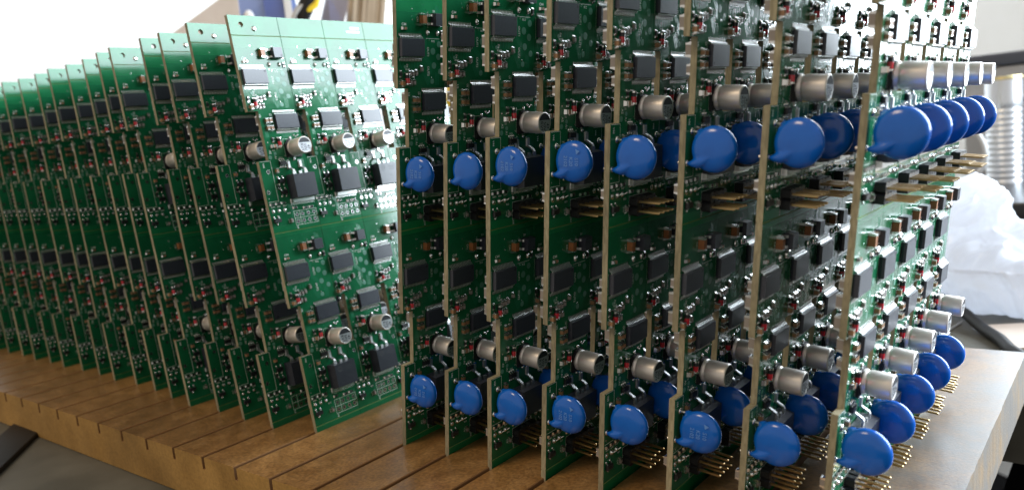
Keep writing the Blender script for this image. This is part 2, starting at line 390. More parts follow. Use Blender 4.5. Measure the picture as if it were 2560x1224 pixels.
PARTS = {
    'tant': ('tantalum_capacitor', two_end(3.3, 1.75, 1.7, tant, .45)),
    'cap_h': ('ceramic_capacitor', two_end(1.6, .85, .8, brown, .36, False)),
    'cap_v': ('ceramic_capacitor', two_end(1.75, 1.2, 1.0, brown, .38)),
    'cap_g': ('ceramic_capacitor', two_end(1.6, .85, .8, grayc, .34)),
    'cap_b': ('ceramic_capacitor', two_end(2.0, 1.3, 1.2, brown, .42)),
    'cap_bh': ('ceramic_capacitor', two_end(2.0, 1.25, 1.1, brown, .45, False)),
    'res_v': ('resistor', two_end(1.6, .85, .5, resm, .3)),
    'res_h': ('resistor', two_end(1.6, .85, .5, resm, .3, False)),
    'sod': ('diode', two_end(2.3, 1.3, 1.1, black2, .3)),
    'melf': ('diode', melf()),
    'sot': ('transistor', sot(2, 1)), 'sot6': ('transistor', sot(3, 3)), 'sot2': ('transistor', sot(2, 2, 2.6, 1.5)),
    'back': ('ceramic_capacitor', two_end(3.3, 2.4, 1.6, grayc, .5)),
    'back2': ('ceramic_capacitor', two_end(2.4, 1.6, 1.3, grayc, .45)),
}
PM = {k: (n, mb.mesh(n)) for k, (n, mb) in PARTS.items()}
# where each part sits on one unit: (kind, u, v)  in mm from the unit's own corner, v downwards
LAY = [('tant', 10.55, 6.5), ('cap_h', 3.1, 9.5), ('res_v', 19.5, 10.6),
       ('res_v', 1.25, 23.0), ('cap_g', 4.95, 23.0), ('cap_g', 6.3, 23.05), ('cap_g', 7.7, 22.75), ('cap_g', 10.1, 21.6),
       ('melf', 3.35, 24.6), ('cap_b', 1.7, 25.9), ('cap_g', 5.2, 25.6), ('cap_g', 6.75, 25.6),
       ('cap_v', 6.75, 31.1), ('cap_v', 8.3, 31.1), ('cap_v', 6.75, 33.85), ('cap_v', 8.3, 33.85),
       ('res_v', 7.75, 38.2), ('melf', 9.95, 39.3), ('cap_bh', 7.6, 40.6),
       ('sot6', 9.7, 47.0), ('cap_v', 6.5, 49.6), ('sot2', 7.5, 53.3), ('sot2', 7.7, 57.5), ('res_v', 5.9, 55.3),
       ('res_h', 1.75, 61.4), ('res_h', 4.2, 61.4), ('res_h', 6.65, 61.4), ('sot', 2.3, 67.4),
       ('res_h', 11.2, 63.7), ('res_h', 15.8, 64.2), ('res_h', 18.4, 64.2), ('cap_g', 8.5, 68.2), ('res_h', 11.6, 61.2)]
CH1, CH2 = (5.6, 15.05), (15.0, 31.7)
# flat print, pads, traces per unit (coordinates: y = u, z = -v)
def unit_print():
    mb = MB(); x = .03
    def T(s, u, v, size, deg=0): mb.merge(rot_mb(text_mb(s, size, silk), deg), x, u, -v)
    def L(u0, v0, u1, v1, wd=.13):
        d = Vector((u1 - u0, -(v1 - v0))).normalized(); nn = Vector((-d.y, d.x)) * wd / 2
        mb.add([(x, u0 - nn.x, -v0 - nn.y), (x, u1 - nn.x, -v1 - nn.y), (x, u1 + nn.x, -v1 + nn.y), (x, u0 + nn.x, -v0 + nn.y)], [(0, 1, 2, 3)], silk)
    T('C44', 3.1, 8.3, 1.15); T('C41', 8.9, 6.6, 1.0, -90); T('D1', 16.2, 3.9, .9); T('R12', 15.6, 13.0, .9)
    T('OUT1', 13.3, 16.3, 1.15, -90); T('OUT2', 13.3, 22.2, 1.15, -90); T('C2', 1.05, 27.0, .1)
    T('C5', 15.2, 25.3, 1.2, -90); T('D6', 4.1, 20.6, .9, -90); T('R8 R9', 4.3, 21.7, .75); T('C2', .75, 25.7, .85, -90); T('U2', 4.6, 29.2, 1.0, -90)
    T('A2', 5.6, 42.6, 1.15, -90); T('A1', 7.5, 44.7, 1.15, -90); T('D5', 7.2, 42.0, .8); T('D52', 9.6, 45.0, .85)
    T('V44', 1.6, 47.2, 1.0, -90); T('R004', 1.9, 62.45, .75); T('R001', 4.4, 62.45, .75); T('R007', 6.9, 62.45, .75)
    T('R13', 8.0, 65.4, .8); T('X4', 10.6, 71.0, 1.0, -90); T('+', 12.3, 46.0, 1.0); T('U5', 8.9, 29.0, .8, -90); T('C10', 7.5, 68.2, .8, -90)
    L(4.8, 45.7, 4.8, 60.6); L(.4, 45.7, 4.8, 45.7); L(.4, 60.5, 4.8, 60.5)
    L(12.6, 12.2, 18.6, 12.2, .1); L(13.4, 4.0, 13.4, 9.0, .08)
    for v in (65.0, 67.6, 70.2): L(10.2, v, 20.3, v)
    L(10.2, 65, 10.2, 70.2); L(20.3, 65, 20.3, 70.2); L(12.75, 65, 12.75, 70.2)
    L(.35, 12.2, .35, 18.0, .1); L(9.6, 28.6, 9.6, 34.6, .1)
    L(12.0, 38.2, 12.0, 44.6, .1); L(12.0, 44.6, 13.4, 45.6, .1); L(12.0, 38.2, 14.6, 38.2, .1)
    return mb
def unit_pads():
    mb = MB()
    for u, v, a in ((18.3, 13.9, .95), (15.5, 16.1, 1.05), (18.0, 17.8, 1.0), (15.9, 20.5, 1.0), (18.7, 22.4, .9), (15.0, 25.4, .8), (5.2, 44.5, .75), (7.6, 43.3, .6), (3.2, 20.9, .5)):
        mb.lathe_x([(0.0, a), (.035, a), (.05, a * .9)], padm, 16, u, -v, False, False, True)
    return mb
def unit_solder(bare):
    mb = MB()
    mb.blob(.02, 13.05, -10.5, .75, .6, .95, tin, 12); mb.blob(.02, 17.5, -10.5, .75, .55, .95, tin, 12)
    for u, v in ((17.25, 37.05), (18.9, 37.1), (18.1, 37.6)): mb.blob(.02, u, -v, .38, .36, .4, tin, 8)
    mb.blob(.02, 15.3, -37.9, .5, .5, .6, tin); mb.blob(.02, 15.3, -46.1, .4, .5, .5, tin)
    for u in (1.7, 4.15, 6.65):
        mb.lathe_x([(0.0, .8), (.04, .78)], tin, 14, u, -63.95, False, False, True)
        if u < 2 or bare: mb.blob(.03, u, -63.95, .22, .5, .5, tin, 8)
        else: mb.blob(.03, u, -63.95, .6, .62, .68, tin, 8); mb.tube([(.3, u + .2, -64.1), (1.1, u + .8, -63.4)], [.2, .12], tin, 6)
    rnd = random.Random(3)
    for i in range(60):
        u, v = rnd.uniform(.8, 20.2), rnd.uniform(1.5, 70.5)
        if EE > v > BB and u < ST + .6: continue
        mb.lathe_x([(0.0, .24), (.03, .2)], trace_m if i % 3 else tin, 8, u, -v, False, False, True)
    if bare:
        for i in range(4):
            for v in (66.33, 68.88):
                u = 11.45 + 2.54 * i; n = 14
                ro = [(0.04, u + .85 * math.cos(2 * math.pi * j / n), -v + .85 * math.sin(2 * math.pi * j / n)) for j in range(n)]
                ri = [(0.04, u + .45 * math.cos(2 * math.pi * j / n), -v + .45 * math.sin(2 * math.pi * j / n)) for j in range(n)]
                mb.rings([ro, ri], tin, False, False); mb.disc(.025, u, -v, .45, .45, ink, n)
        for u, v in ((3.05, 49.6), (1.4, 57.0)):
            n = 14
            mb.rings([[(0.04, u + r * math.cos(2 * math.pi * j / n), -v + r * math.sin(2 * math.pi * j / n)) for j in range(n)] for r in (.85, .42)], tin, False, False); mb.disc(.025, u, -v, .42, .42, ink, n)
    return mb
def unit_traces():
    mb = MB()
    def line(pts, wd=.13, h=.022):
        for (a, b), (c, d) in zip(pts, pts[1:]):
            t = Vector((c - a, -(d - b))); t.normalize(); nn = Vector((-t.y, t.x)) * wd
            mb.add([(0.004, a - nn.x, -b - nn.y), (0.004, c - nn.x, -d - nn.y), (h, c, -d), (h, a, -b), (0.004, c + nn.x, -d + nn.y), (0.004, a + nn.x, -b + nn.y)], [(0, 1, 2, 3), (3, 2, 4, 5)], trace_m)
    for i in range(3): line([(11.5 + .5 * i, 11.0 - .5 * i), (11.5 + .5 * i, 18.2 - .2 * i), (13.6 + .5 * i, 20.3 - .2 * i), (13.6 + .5 * i, 23.0)])
    for i in range(4): line([(11.2 + .5 * i, 23.2 - .25 * i), (13.0 + .5 * i, 26.6 - .25 * i)])
    for i in range(7): line([(1.2 + 1.25 * i, 19.4), (1.2 + 1.25 * i, 20.3), (1.7 + 1.1 * i, 21.2)])
    for i in range(4): line([(17.0 + .5 * i, 2.0 + .3 * i), (17.0 + .5 * i, 4.3)]); line([(16.6 + .5 * i, 11.5), (16.6 + .5 * i, 13.0 + .3 * i)])
    for i in range(5): line([(12.5 + 1.2 * i, 36.1), (12.5 + 1.2 * i, 36.8), (13.2 + 1.2 * i, 37.6)])
    for i in range(4): line([(17.6 + .5 * i, 46), (17.6 + .5 * i, 50.8)])
    for i in range(3): line([(16.6 + .6 * i, 22.8), (16.6 + .6 * i, 26.6)])
    for i in range(3): line([(5.4 + .5 * i, 35.0), (5.4 + .5 * i, 37.2)]); line([(8.2 + .5 * i, 59.6), (8.2 + .5 * i, 62.6), (9.4 + .5 * i, 64.0), (9.4 + .5 * i, 67)])
    return mb
SILK, PADS, TRACE = unit_print(), unit_pads(), unit_traces(); SOLD = {True: unit_solder(True), False: unit_solder(False)}
SILKM, PADSM, TRACEM = SILK.mesh('silkscreen'), PADS.mesh('test_pads'), TRACE.mesh('traces'); SOLDM = {k: v.mesh('solder') for k, v in SOLD.items()}
BACK = [('back', 2.0, 24.2), ('back', 5.7, 30.4), ('back2', 5.6, 35.0), ('back2', 1.6, 15.2), ('back', 1.9, 19.2), ('back2', 1.5, 63.4), ('back2', 12, 10), ('back', 14, 40), ('back2', 9, 55)]
def back_mb():
    mb = MB()
    for k, u, v in BACK:
        o = MB(); o.merge(PARTS[k][1]); o.v = [(-TH - p[0], p[1], p[2]) for p in o.v]; o.f = [f[::-1] for f in o.f]; mb.merge(o, 0, u, -v)
    return mb
BACKM = back_mb().mesh('back_components')
# a unit of a hidden column, joined: the same parts as one mesh
def joined_unit(bare):
    mb = MB()
    for src in (SILK, PADS, TRACE, SOLD[bare]): mb.merge(src)
    for k, u, v in LAY: mb.merge(PARTS[k][1], 0, u, -v)
    cl = chip_leads()
    for d, (u, v) in ((1, CH1), (-1, CH2)): mb.merge(chip_body(d), 0, u, -v); mb.merge(cl, 0, u, -v)
    for m in rectifier(): mb.merge(m, 0, 16.5, -6.5)
    for m in ecap(): mb.merge(m, 0, 15.5, -41.85)
    b, t, l, st = d2pak(); mb.merge(b, 0, 14.95, -56.0); mb.merge(t, 0, 14.95, -56.0); mb.merge(l, 0, 12.25, -56.0); mb.merge(l, 0, 17.4, -56.0); mb.merge(st, 0, 14.95, -56.0)
    if not bare:
        h, p, bk = header(); mb.merge(h, 0, 15.25, -67.6); mb.merge(bk, 0, 15.25, -67.6)
        for i in range(4):
            for z in (1.27, -1.27): mb.merge(p, 0, 11.44 + 2.54 * i, -67.6 + z)
    return mb.mesh('component_field')
FIELD = {True: joined_unit(True), False: joined_unit(False)}
rail = MB()
rail.lathe_x([(0, 1.0), (.04, 1.0), (.3, .7), (.38, .2)], tin, 16, 9.9, 2.57, True, False, True)
rail.box(.01, .03, 55.6, 60.4, 4.0, 5.0, silk); rail.box(.01, .03, 53.4, 60.4, 2.6, 3.4, silk)
RAIL = rail.mesh('rail_marks')
# ------------------------------------------------------------------ panels
def make_panel(slot, pose, bare, ncols, texts, label, group):
    y, th, ps, dz, dx = pose
    p = bpy.data.objects.new('circuit_panel', None); COL.objects.link(p)
    p.empty_display_size = .01
    p.location = ((slot + dx) * 20 * S, y * 20 * S, dz * 20 * S)
    p.rotation_euler = (Matrix.Rotation(th, 3, 'Y') @ Matrix.Rotation(ps, 3, 'Z')).to_euler()
    tag(p, label, 'circuit panel', group)
    ob('laminate', LAM, p)
    ob('rail_marks', RAIL, p, (0, 0, ATOP))
    rnd = random.Random(slot + 50)
    for row in (0, 1):
        A = HF + HU * (2 - row)
        for c in range(NCOL):
            U = c * PU
            if c >= ncols:
                ob('component_field', FIELD[bare], p, (0, U, A), kind='stuff')
                if not bare: vme, vl, _ = VAR[False]; v = ob('varistor', vme, p, (0, U + 2.25, A - 53.3), (0, 0, rnd.uniform(-.06, .06))); ob('lead', vl, v)
                continue
            ob('silkscreen', SILKM, p, (0, U, A)); ob('traces', TRACEM, p, (0, U, A), kind='stuff'); ob('test_pads', PADSM, p, (0, U, A), kind='stuff'); ob('solder', SOLDM[bare], p, (0, U, A), kind='stuff')
            ob('back_components', BACKM, p, (0, U, A), kind='stuff')
            for k, u, v in LAY:
                n, me = PM[k]
                ob(n, me, p, (0, U + u + rnd.uniform(-.06, .06), A - v + rnd.uniform(-.06, .06)), (rnd.uniform(-.04, .04), 0, 0))
            for d, (u, v) in ((1, CH1), (-1, CH2)):
                q = ob('chip', CHIP[d], p, (0, U + u, A - v), (rnd.uniform(-.008, .008), 0, 0)); ob('leads', LEADS, q)
            q = ob('rectifier', RECT, p, (0, U + 16.5, A - 6.5)); ob('leads', RECTL, q)
            q = ob('electrolytic_capacitor', EC, p, (0, U + 15.5, A - 41.85), (rnd.uniform(-.03, .03), rnd.uniform(-.012, .012), rnd.uniform(-.012, .012))); ob('base', EB, q); ob('printed_end', ET, q)
            q = ob('power_transistor', DB, p, (0, U + 14.95, A - 56.0)); ob('tab', DT, q); ob('leg', DL, q, (0, -2.7, 0)); ob('leg', DL, q, (0, 2.45, 0)); ob('stub', DS, q)
            if not bare:
                q = ob('pin_header', HD, p, (0, U + 15.25, A - 67.6)); ob('solder_tails', HBK, q)
                for i in range(4):
                    for z in (1.27, -1.27): ob('pin', HP, q, (0, (i - 1.5) * 2.54, z), (0, rnd.uniform(-.012, .012), rnd.uniform(-.012, .012)))
                tx = c == 0 and row in texts
                vme, vl, vt = VAR[tx]
                q = ob('varistor', vme, p, (0, U + 2.25, A - 53.3), (0, rnd.uniform(-.02, .05), rnd.uniform(-.07, .07))); ob('lead', vl, q)
                if vt: ob('print', vt, q)
    return p
RP = [(0.1607, 0.1372, -0.0089, -0.0201, 0.0583), (0.1815, 0.1434, -0.0086, -0.0111, 0.0302), (0.0962, 0.1263, -0.006, -0.0084, 0.0118), (0.1556, 0.1308, -0.0025, -0.002, -0.0088),
      (0.1245, 0.1198, 0.0006, 0.0102, 0.0009), (0.2381, 0.1203, 0.0045, 0.0282, -0.0194), (0.2219, 0.1257, 0.0048, 0.0411, -0.0297), (0.3942, 0.1302, -0.0101, 0.0621, -0.0598)]
LP = [(-0.1232, -0.1237, 0.0011, -0.0269, 0.028), (-0.343, -0.1135, 0, -0.0287, -0.0092), (-0.302, -0.1243, 0, -0.0273, -0.0127), (-0.2488, -0.1024, 0, -0.0191, -0.0037),
      (-0.3194, -0.124, 0, -0.0185, -0.0115), (-0.1843, -0.1077, 0, -0.0136, -0.0032), (-0.0445, -0.1089, 0, -0.0138, 0.0071), (0.0172, -0.1076, 0, -0.0053, -0.011),
      (-0.0324, -0.0911, 0, -0.0032, -0.0231), (0.056, -0.0885, 0, 0.0015, -0.0265), (0.0612, -0.094, 0, 0.0074, -0.0269), (-0.0002, -0.0855, 0, 0.0252, -0.029),
      (0.06, -0.088, 0, 0.02, -0.029), (0.03, -0.084, 0, 0.02, -0.029), (0.08, -0.086, 0, 0.02, -0.029), (0.05, -0.082, 0, 0.02, -0.029), (0.07, -0.085, 0, 0.02, -0.029), (0.04, -0.084, 0, 0.02, -0.029)]
ORD = ['', 'second', 'third', 'fourth', 'fifth', 'sixth', 'seventh', 'eighth', 'ninth', 'tenth', 'eleventh', 'twelfth', 'thirteenth', 'fourteenth', 'fifteenth', 'sixteenth', 'seventeenth', 'eighteenth']
TXT = {1: (0, 1), 3: (0,), 4: (0, 1), 6: (1,)}
for i in range(8):
    n = i + 1; k = 8 - n
    lab = ('green circuit panel with blue discs standing at the bare right end of the board' if k == 0 else
           'green circuit panel with blue discs beside the empty slot in mid-board' if n == 1 else
           'green circuit panel with blue discs, %s from the bare right end of the board' % ORD[k])
    make_panel(n + 1, RP[i], False, [2, 2, 2, 2, 3, 3, 4, 5][i], TXT.get(n, ()), lab, 'circuit panels with blue discs')
for i in range(18):
    lab = ('green circuit panel without blue discs, face fully in view beside the empty slot' if i == 0 else
           'green circuit panel without blue discs, %s to the left from the empty slot' % ORD[i])
    make_panel(-i, LP[i], True, 5 if i == 0 else 2 if i < 5 else 1, (), lab, 'circuit panels without blue discs')
# ------------------------------------------------------------------ slotted board
mdf = noise_col(mat('fibreboard_face', (0.30, 0.165, 0.07), 0.46), (0.19, 0.092, 0.029), (0.33, 0.178, 0.063), 160, 8, .28, .74, rough=(.24, .46), bump=.16, bscale=1500)
def mdf_detail(m, lo=.72, hi=1.22):
    n, l, b = nodes(m)
    src = b.inputs['Base Color'].links[0].from_socket
    tc = n.new('ShaderNodeTexCoord')
    v = n.new('ShaderNodeTexNoise'); v.inputs['Scale'].default_value = 900; v.inputs['Detail'].default_value = 3; l.new(tc.outputs['Object'], v.inputs['Vector'])
    r = n.new('ShaderNodeMapRange'); r.inputs[1].default_value = .35; r.inputs[2].default_value = .65; r.inputs[3].default_value = lo; r.inputs[4].default_value = hi; l.new(v.outputs[0], r.inputs[0])
    big = n.new('ShaderNodeTexNoise'); big.inputs['Scale'].default_value = 17; big.inputs['Detail'].default_value = 5; l.new(tc.outputs['Object'], big.inputs['Vector'])
    r2 = n.new('ShaderNodeMapRange'); r2.inputs[1].default_value = .3; r2.inputs[2].default_value = .7; r2.inputs[3].default_value = .62; r2.inputs[4].default_value = 1.3; l.new(big.outputs[0], r2.inputs[0])
    mu = n.new('ShaderNodeMath'); mu.operation = 'MULTIPLY'; l.new(r.outputs[0], mu.inputs[0]); l.new(r2.outputs[0], mu.inputs[1])
    mx = n.new('ShaderNodeVectorMath'); mx.operation = 'SCALE'; l.new(src, mx.inputs[0]); l.new(mu.outputs[0], mx.inputs['Scale']); l.new(mx.outputs[0], b.inputs['Base Color'])
mdf_detail(mdf)
def worn_sheen_end(m):
    # bare right end: dusty wear plus grazing sheen painted grey, broken up by noise
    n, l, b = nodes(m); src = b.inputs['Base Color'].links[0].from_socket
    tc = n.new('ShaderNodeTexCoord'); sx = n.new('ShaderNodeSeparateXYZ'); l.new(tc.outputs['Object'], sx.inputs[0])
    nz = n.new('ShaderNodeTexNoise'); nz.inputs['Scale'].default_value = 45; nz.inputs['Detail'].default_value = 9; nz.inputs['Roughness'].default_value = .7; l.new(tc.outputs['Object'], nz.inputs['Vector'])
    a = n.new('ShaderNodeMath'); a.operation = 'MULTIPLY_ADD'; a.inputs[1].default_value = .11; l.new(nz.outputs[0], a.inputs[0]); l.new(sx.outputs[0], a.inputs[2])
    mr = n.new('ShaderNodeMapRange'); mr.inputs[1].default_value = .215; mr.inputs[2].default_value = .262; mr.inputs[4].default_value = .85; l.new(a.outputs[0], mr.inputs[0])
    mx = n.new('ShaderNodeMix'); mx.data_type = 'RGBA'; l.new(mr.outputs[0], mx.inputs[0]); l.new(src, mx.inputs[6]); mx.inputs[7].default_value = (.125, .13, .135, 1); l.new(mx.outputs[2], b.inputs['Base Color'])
worn_sheen_end(mdf)
nodes(mdf)[2].inputs['Coat Weight'].default_value = .5; nodes(mdf)[2].inputs['Coat Roughness'].default_value = .27
mdf_s = noise_col(mat('fibreboard_edge', (0.5, 0.36, 0.17), 0.8), (0.29, 0.16, 0.038), (0.38, 0.22, 0.062), 60, 8, .3, .7, bump=.3, bscale=1200); mdf_detail(mdf_s, .88, 1.1); worn_sheen_end(mdf_s)
mdf_c = mat('fibreboard_slot', (0.24, 0.12, 0.045), 0.85)
def slotted_board():
    X0, X1, Y0, Y1, Z0, sw, sd = -430.0, 201.5, -36.3, 172.0, -17.0, 0.85, 4.6
    bm = bmesh.new(); prof = [(X0, Z0, 's'), (X1, Z0, 's')]
    pts = [(X1, 0.0)]
    for k in range(9, -22, -1):
        x = k * 20.0
        if x - 3 < X0: break
        pts += [(x + sw + .25, 0.0), (x + sw, -.25), (x + sw, -sd), (x - sw, -sd), (x - sw, -.25), (x - sw - .25, 0.0)]
    pts += [(X0, 0.0)]
    poly = [(X0, Z0), (X1, Z0)] + pts
    ny = 60; rows = []
    rnd = random.Random(5)
    ys = [Y0 + (Y1 - Y0) * (j / ny) for j in range(ny + 1)]
    for j, y in enumerate(ys):
        row = []
        for (x, z) in poly:
            jx = jy = jz = 0
            if z == 0.0 and x != X1: jz = .10 * noise.noise((x * .05, y * .05, 0))
            if x == X1: jx = .25 * noise.noise((y * .6, z, 3)) if z == 0 else .15 * noise.noise((y * .3, 9, 2))
            pass
            row.append(bm.verts.new(((x + jx) * S, (y + jy) * S, (z + jz) * S)))
        rows.append(row)
    n = len(poly)
    def mi(a, b):
        (xa, za), (xb, zb) = poly[a], poly[b]
        if za == 0.0 and zb == 0.0: return 0
        if za == Z0 or zb == Z0: return 1
        return 2
    for j in range(ny):
        for i in range(n):
            k = (i + 1) % n
            f = bm.faces.new((rows[j][i], rows[j][k], rows[j + 1][k], rows[j + 1][i])); f.material_index = mi(i, k)
    # end faces: one full-depth column of board between two slots, a low column under each slot
    for row in (rows[0], rows[-1]):
        top = list(range(2, n)); y0 = row[0].co.y; bot = {}
        def low(vt):
            k = round(vt.co.x / S, 3)
            if k not in bot: bot[k] = bm.verts.new((vt.co.x, vt.co.y, Z0 * S))
            return bot[k]
        for a, b in zip(top, top[1:]):
            va, vb = row[a], row[b]
            if abs(va.co.x - vb.co.x) < .5 * S * .2: continue
            q = [va, vb, low(vb), low(va)]
            f = bm.faces.new(q); f.material_index = 1
    bmesh.ops.recalc_face_normals(bm, faces=bm.faces)
    me = bpy.data.meshes.new('slotted_board'); bm.to_mesh(me); bm.free()
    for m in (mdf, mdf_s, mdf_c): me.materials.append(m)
    return me
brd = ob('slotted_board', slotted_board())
tag(brd, 'thick brown fibreboard block with saw slots holding all the upright panels', 'board')
# ------------------------------------------------------------------ room and things around
def box_obj(name, x0, x1, y0, y1, z0, z1, m, parent=None, bev=0.0, loc=(0, 0, 0), rot=None):
    mb = MB(); mb.box(x0, x1, y0, y1, z0, z1, m); me = mb.mesh(name)
    if bev:
        bm = bmesh.new(); bm.from_mesh(me); bmesh.ops.bevel(bm, geom=bm.edges[:], offset=bev * S, segments=3, affect='EDGES', profile=.6); bm.to_mesh(me); bm.free()
        for p in me.polygons: p.use_smooth = True
    return ob(name, me, parent, loc, rot)
TZ = -17.4
table_m = noise_col(mat('table_metal', (0.2, 0.2, 0.18), 0.5, spec=.2), (0.085, 0.082, 0.068), (0.13, 0.125, 0.105), 40, 6, rough=(.45, .6), bump=.06, bscale=800)
t = box_obj('table_top', -900, 188, -420, 174, TZ - 28, TZ, table_m); t['kind'] = 'structure'
t = box_obj('table_top', -900, 330, 174, 1050, TZ - 28, TZ, table_m); t['kind'] = 'structure'
wall_m = noise_col(mat('wall_paint', (0.88, 0.87, 0.85), 0.7), (0.87, 0.86, 0.84), (0.91, 0.90, 0.88), 6)
floor_m = noise_col(mat('floor_dark', (0.03, 0.03, 0.035), 0.6), (0.008, 0.008, 0.010), (0.014, 0.014, 0.016), 8); nodes(floor_m)[2].inputs['Specular IOR Level'].default_value = 0.05
def slab(name, c, ax, half, z0, z1, nrm, m):
    a = ax * half; n_ = nrm * 30; mb = MB(); c = Vector(c)
    q = [c - a, c + a, c + a + n_, c - a + n_]
    mb.rings([[(p.x, p.y, z0) for p in q], [(p.x, p.y, z1) for p in q]], m)
    o = ob(name, mb.mesh(name)); o['kind'] = 'structure'; return o
slab('wall', ORG + E2 * 1500 + E1 * 200, E1, 1255, -800, 1700, E2, wall_m)
# window wall: built round the window opening
wc = ORG + E1 * 1425
slab('wall', wc + E2 * 1265, E2, 235, -800, 1700, E1, wall_m)
slab('wall', wc + E2 * 45, E2, 984, -800, 60, E1, wall_m)
slab('wall', wc + E2 * 45, E2, 984, 1330, 1700, E1, wall_m)
fl = box_obj('floor', -2600, 2200, -2600, 2600, -830, -800, floor_m); fl['kind'] = 'structure'
tag(box_obj('dark_filler', 189.5, 900, -500, 1000, -790, -70, mat('filler_black', (.006, .006, .008), .7, spec=.1)), 'added black block darkening the space below the right edge of the board', 'filler block')  # black box added only to keep the space beside the board dark
# pale cabinet with a door seam on the far right
cab_m = mat('cabinet_paint', (0.62, 0.60, 0.56), 0.5)
# things behind
bluep = mat('blue_box_plastic', (0.10, 0.15, 0.42), 0.35); bluel = mat('pale_blue_plastic', (0.22, 0.30, 0.58), 0.35)
carton = noise_col(mat('carton', (0.45, 0.34, 0.26), 0.8), (0.60, 0.51, 0.45), (0.68, 0.59, 0.53), 30)
whitep = mat('white_plastic', (0.82, 0.83, 0.85), 0.4)
rub = mat('black_rubber', (0.010, 0.010, 0.011), 0.5, spec=.2)
yel = mat('yellow_plastic', (0.70, 0.48, 0.02), 0.4)
wood = noise_col(mat('pale_wood', (0.52, 0.42, 0.32), 0.65), (0.42, 0.33, 0.24), (0.60, 0.50, 0.39), 50, 4, stretch=(1, 1, .06))
AWAY = Vector((-.82, .57, 0))
def slabp(name, pts, depth, m, parent=None, bev=.6):
    # upright sheet of real thickness: outline pts, pushed back by depth
    mb = MB(); mb.rings([[Vector(p) for p in pts], [Vector(p) + AWAY * depth for p in pts]], m)
    me = mb.mesh(name); bm = bmesh.new(); bm.from_mesh(me); bmesh.ops.recalc_face_normals(bm, faces=bm.faces)
    if bev: bmesh.ops.bevel(bm, geom=bm.edges[:], offset=bev * S, segments=2, affect='EDGES')
    bm.to_mesh(me); bm.free()
    return ob(name, me, parent)
c = slabp('cardboard_sheet', [(-349, 149, TZ), (-349, 149, 191), (-305.3, 191, 226.2), (-301, 195, 229), (-304, 192, TZ)], 9, carton)
tag(c, 'beige cardboard sheet with a slanted top edge behind the left row of panels', 'cardboard')
c = bpy.data.objects.new('storage_box', None); COL.objects.link(c)
tag(c, 'tall blue plastic box standing behind the panels near the picture top', 'box')
slabp('body', [(-338, 242, TZ), (-350, 231, 100), (-354.2, 226.7, 212), (-363, 225.3, 245), (-319, 260, 243), (-313, 259, 206.8), (-308, 258, 100), (-306, 256, TZ)], 42, bluel, c, 1.5)
f = AWAY * -1.6
slabp('side_panel', [Vector(p) + f for p in ((-330, 246, 60), (-334.6, 242.3, 209.5), (-339.5, 243.9, 243), (-327, 254.5, 241), (-322.2, 252.1, 207.9), (-317, 251, 60))], 1.2, bluep, c, .3)
slabp('white_rib', [Vector(p) + f * 1.9 for p in ((-318, 252, 60), (-322.2, 252.1, 207.9), (-326, 255, 242), (-321.5, 258.5, 240), (-317, 256, 207), (-313, 256, 60))], 2.2, whitep, c, .5)
mb = MB(); mb.blob(0, 0, 0, 3, 4.5, 6, whitep, 14)
o = ob('label_patch', mb.mesh('label_patch'), c, (-345, 233, 216), (0, 0, math.radians(-52)))
c = bpy.data.objects.new('pliers', None); COL.objects.link(c); tag(c, 'pliers with black and yellow handles standing behind the panels', 'pliers')
mb = MB(); mb.tube([(-303, 240, TZ), (-302, 240, 120), (-300, 243, 190), (-296, 247, 208), (-291, 253, 221), (-284, 260, 236)], [8, 8, 7.5, 6.5, 6.5, 6], rub, 14); ob('handle', mb.mesh('handle'), c)
mb = MB(); mb.tube([(-298.5, 241, 203), (-294.5, 245, 209), (-290, 249, 213), (-284.5, 254.5, 217), (-282.5, 256.5, 222)], [1.6, 2.3, 2.6, 2.6, 1.6], yel, 12); ob('handle', mb.mesh('handle'), c)
mb = MB(); mb.tube([(-300, 238, 200), (-294.5, 243.5, 213.5), (-289, 249.5, 219)], [1.6, 3.0, 2.0], mat('grey_grip', (.42, .41, .40), .5), 12); ob('grip', mb.mesh('grip'), c)
c = slabp('grey_sheet', [(-318, 283, TZ), (-316.8, 282.6, 208.3), (-312, 291, 236), (-293, 303, 236), (-300, 294, 206), (-300, 294, TZ)], 4, mat('lilac_grey_sheet', (.36, .36, .44), .5)); tag(c, 'lilac grey sheet between the pliers and the wooden strips', 'sheet')
c = bpy.data.objects.new('wood_strips', None); COL.objects.link(c); tag(c, 'bundle of pale wooden strips leaning behind the panels', 'wood strips')
for i in range(8):
    rr = random.Random(i); q = Vector((3.05 * i, 2.42 * i, 0)); d2 = AWAY * rr.uniform(-1.5, 1.5); wd = Vector((2.75, 2.2, 0))
    p0 = Vector((-291, 276, 150)) + q + d2; p1 = Vector((-280.6, 290, 236 + rr.uniform(-1, 1))) + q + d2; pb = Vector((-300, 262, TZ)) + q + d2
    slabp('strip', [pb, p0, p1, p1 + wd, p0 + wd, pb + wd], 14, wood, c, .35)
mb = MB(); mb.lathe_z([(TZ, 12), (60, 12), (95, 11), (104, 8), (118, 5)], whitep, 20, -110, 212)
c = ob('glue_bottle', mb.mesh('glue_bottle')); tag(c, 'white bottle with a yellow cap glimpsed between the blue-disc panels', 'bottle')
mb = MB(); mb.lathe_z([(112, 7), (122, 7), (136, 4.5), (137, 2)], yel, 20, -104, 208); ob('cap', mb.mesh('cap'), c)
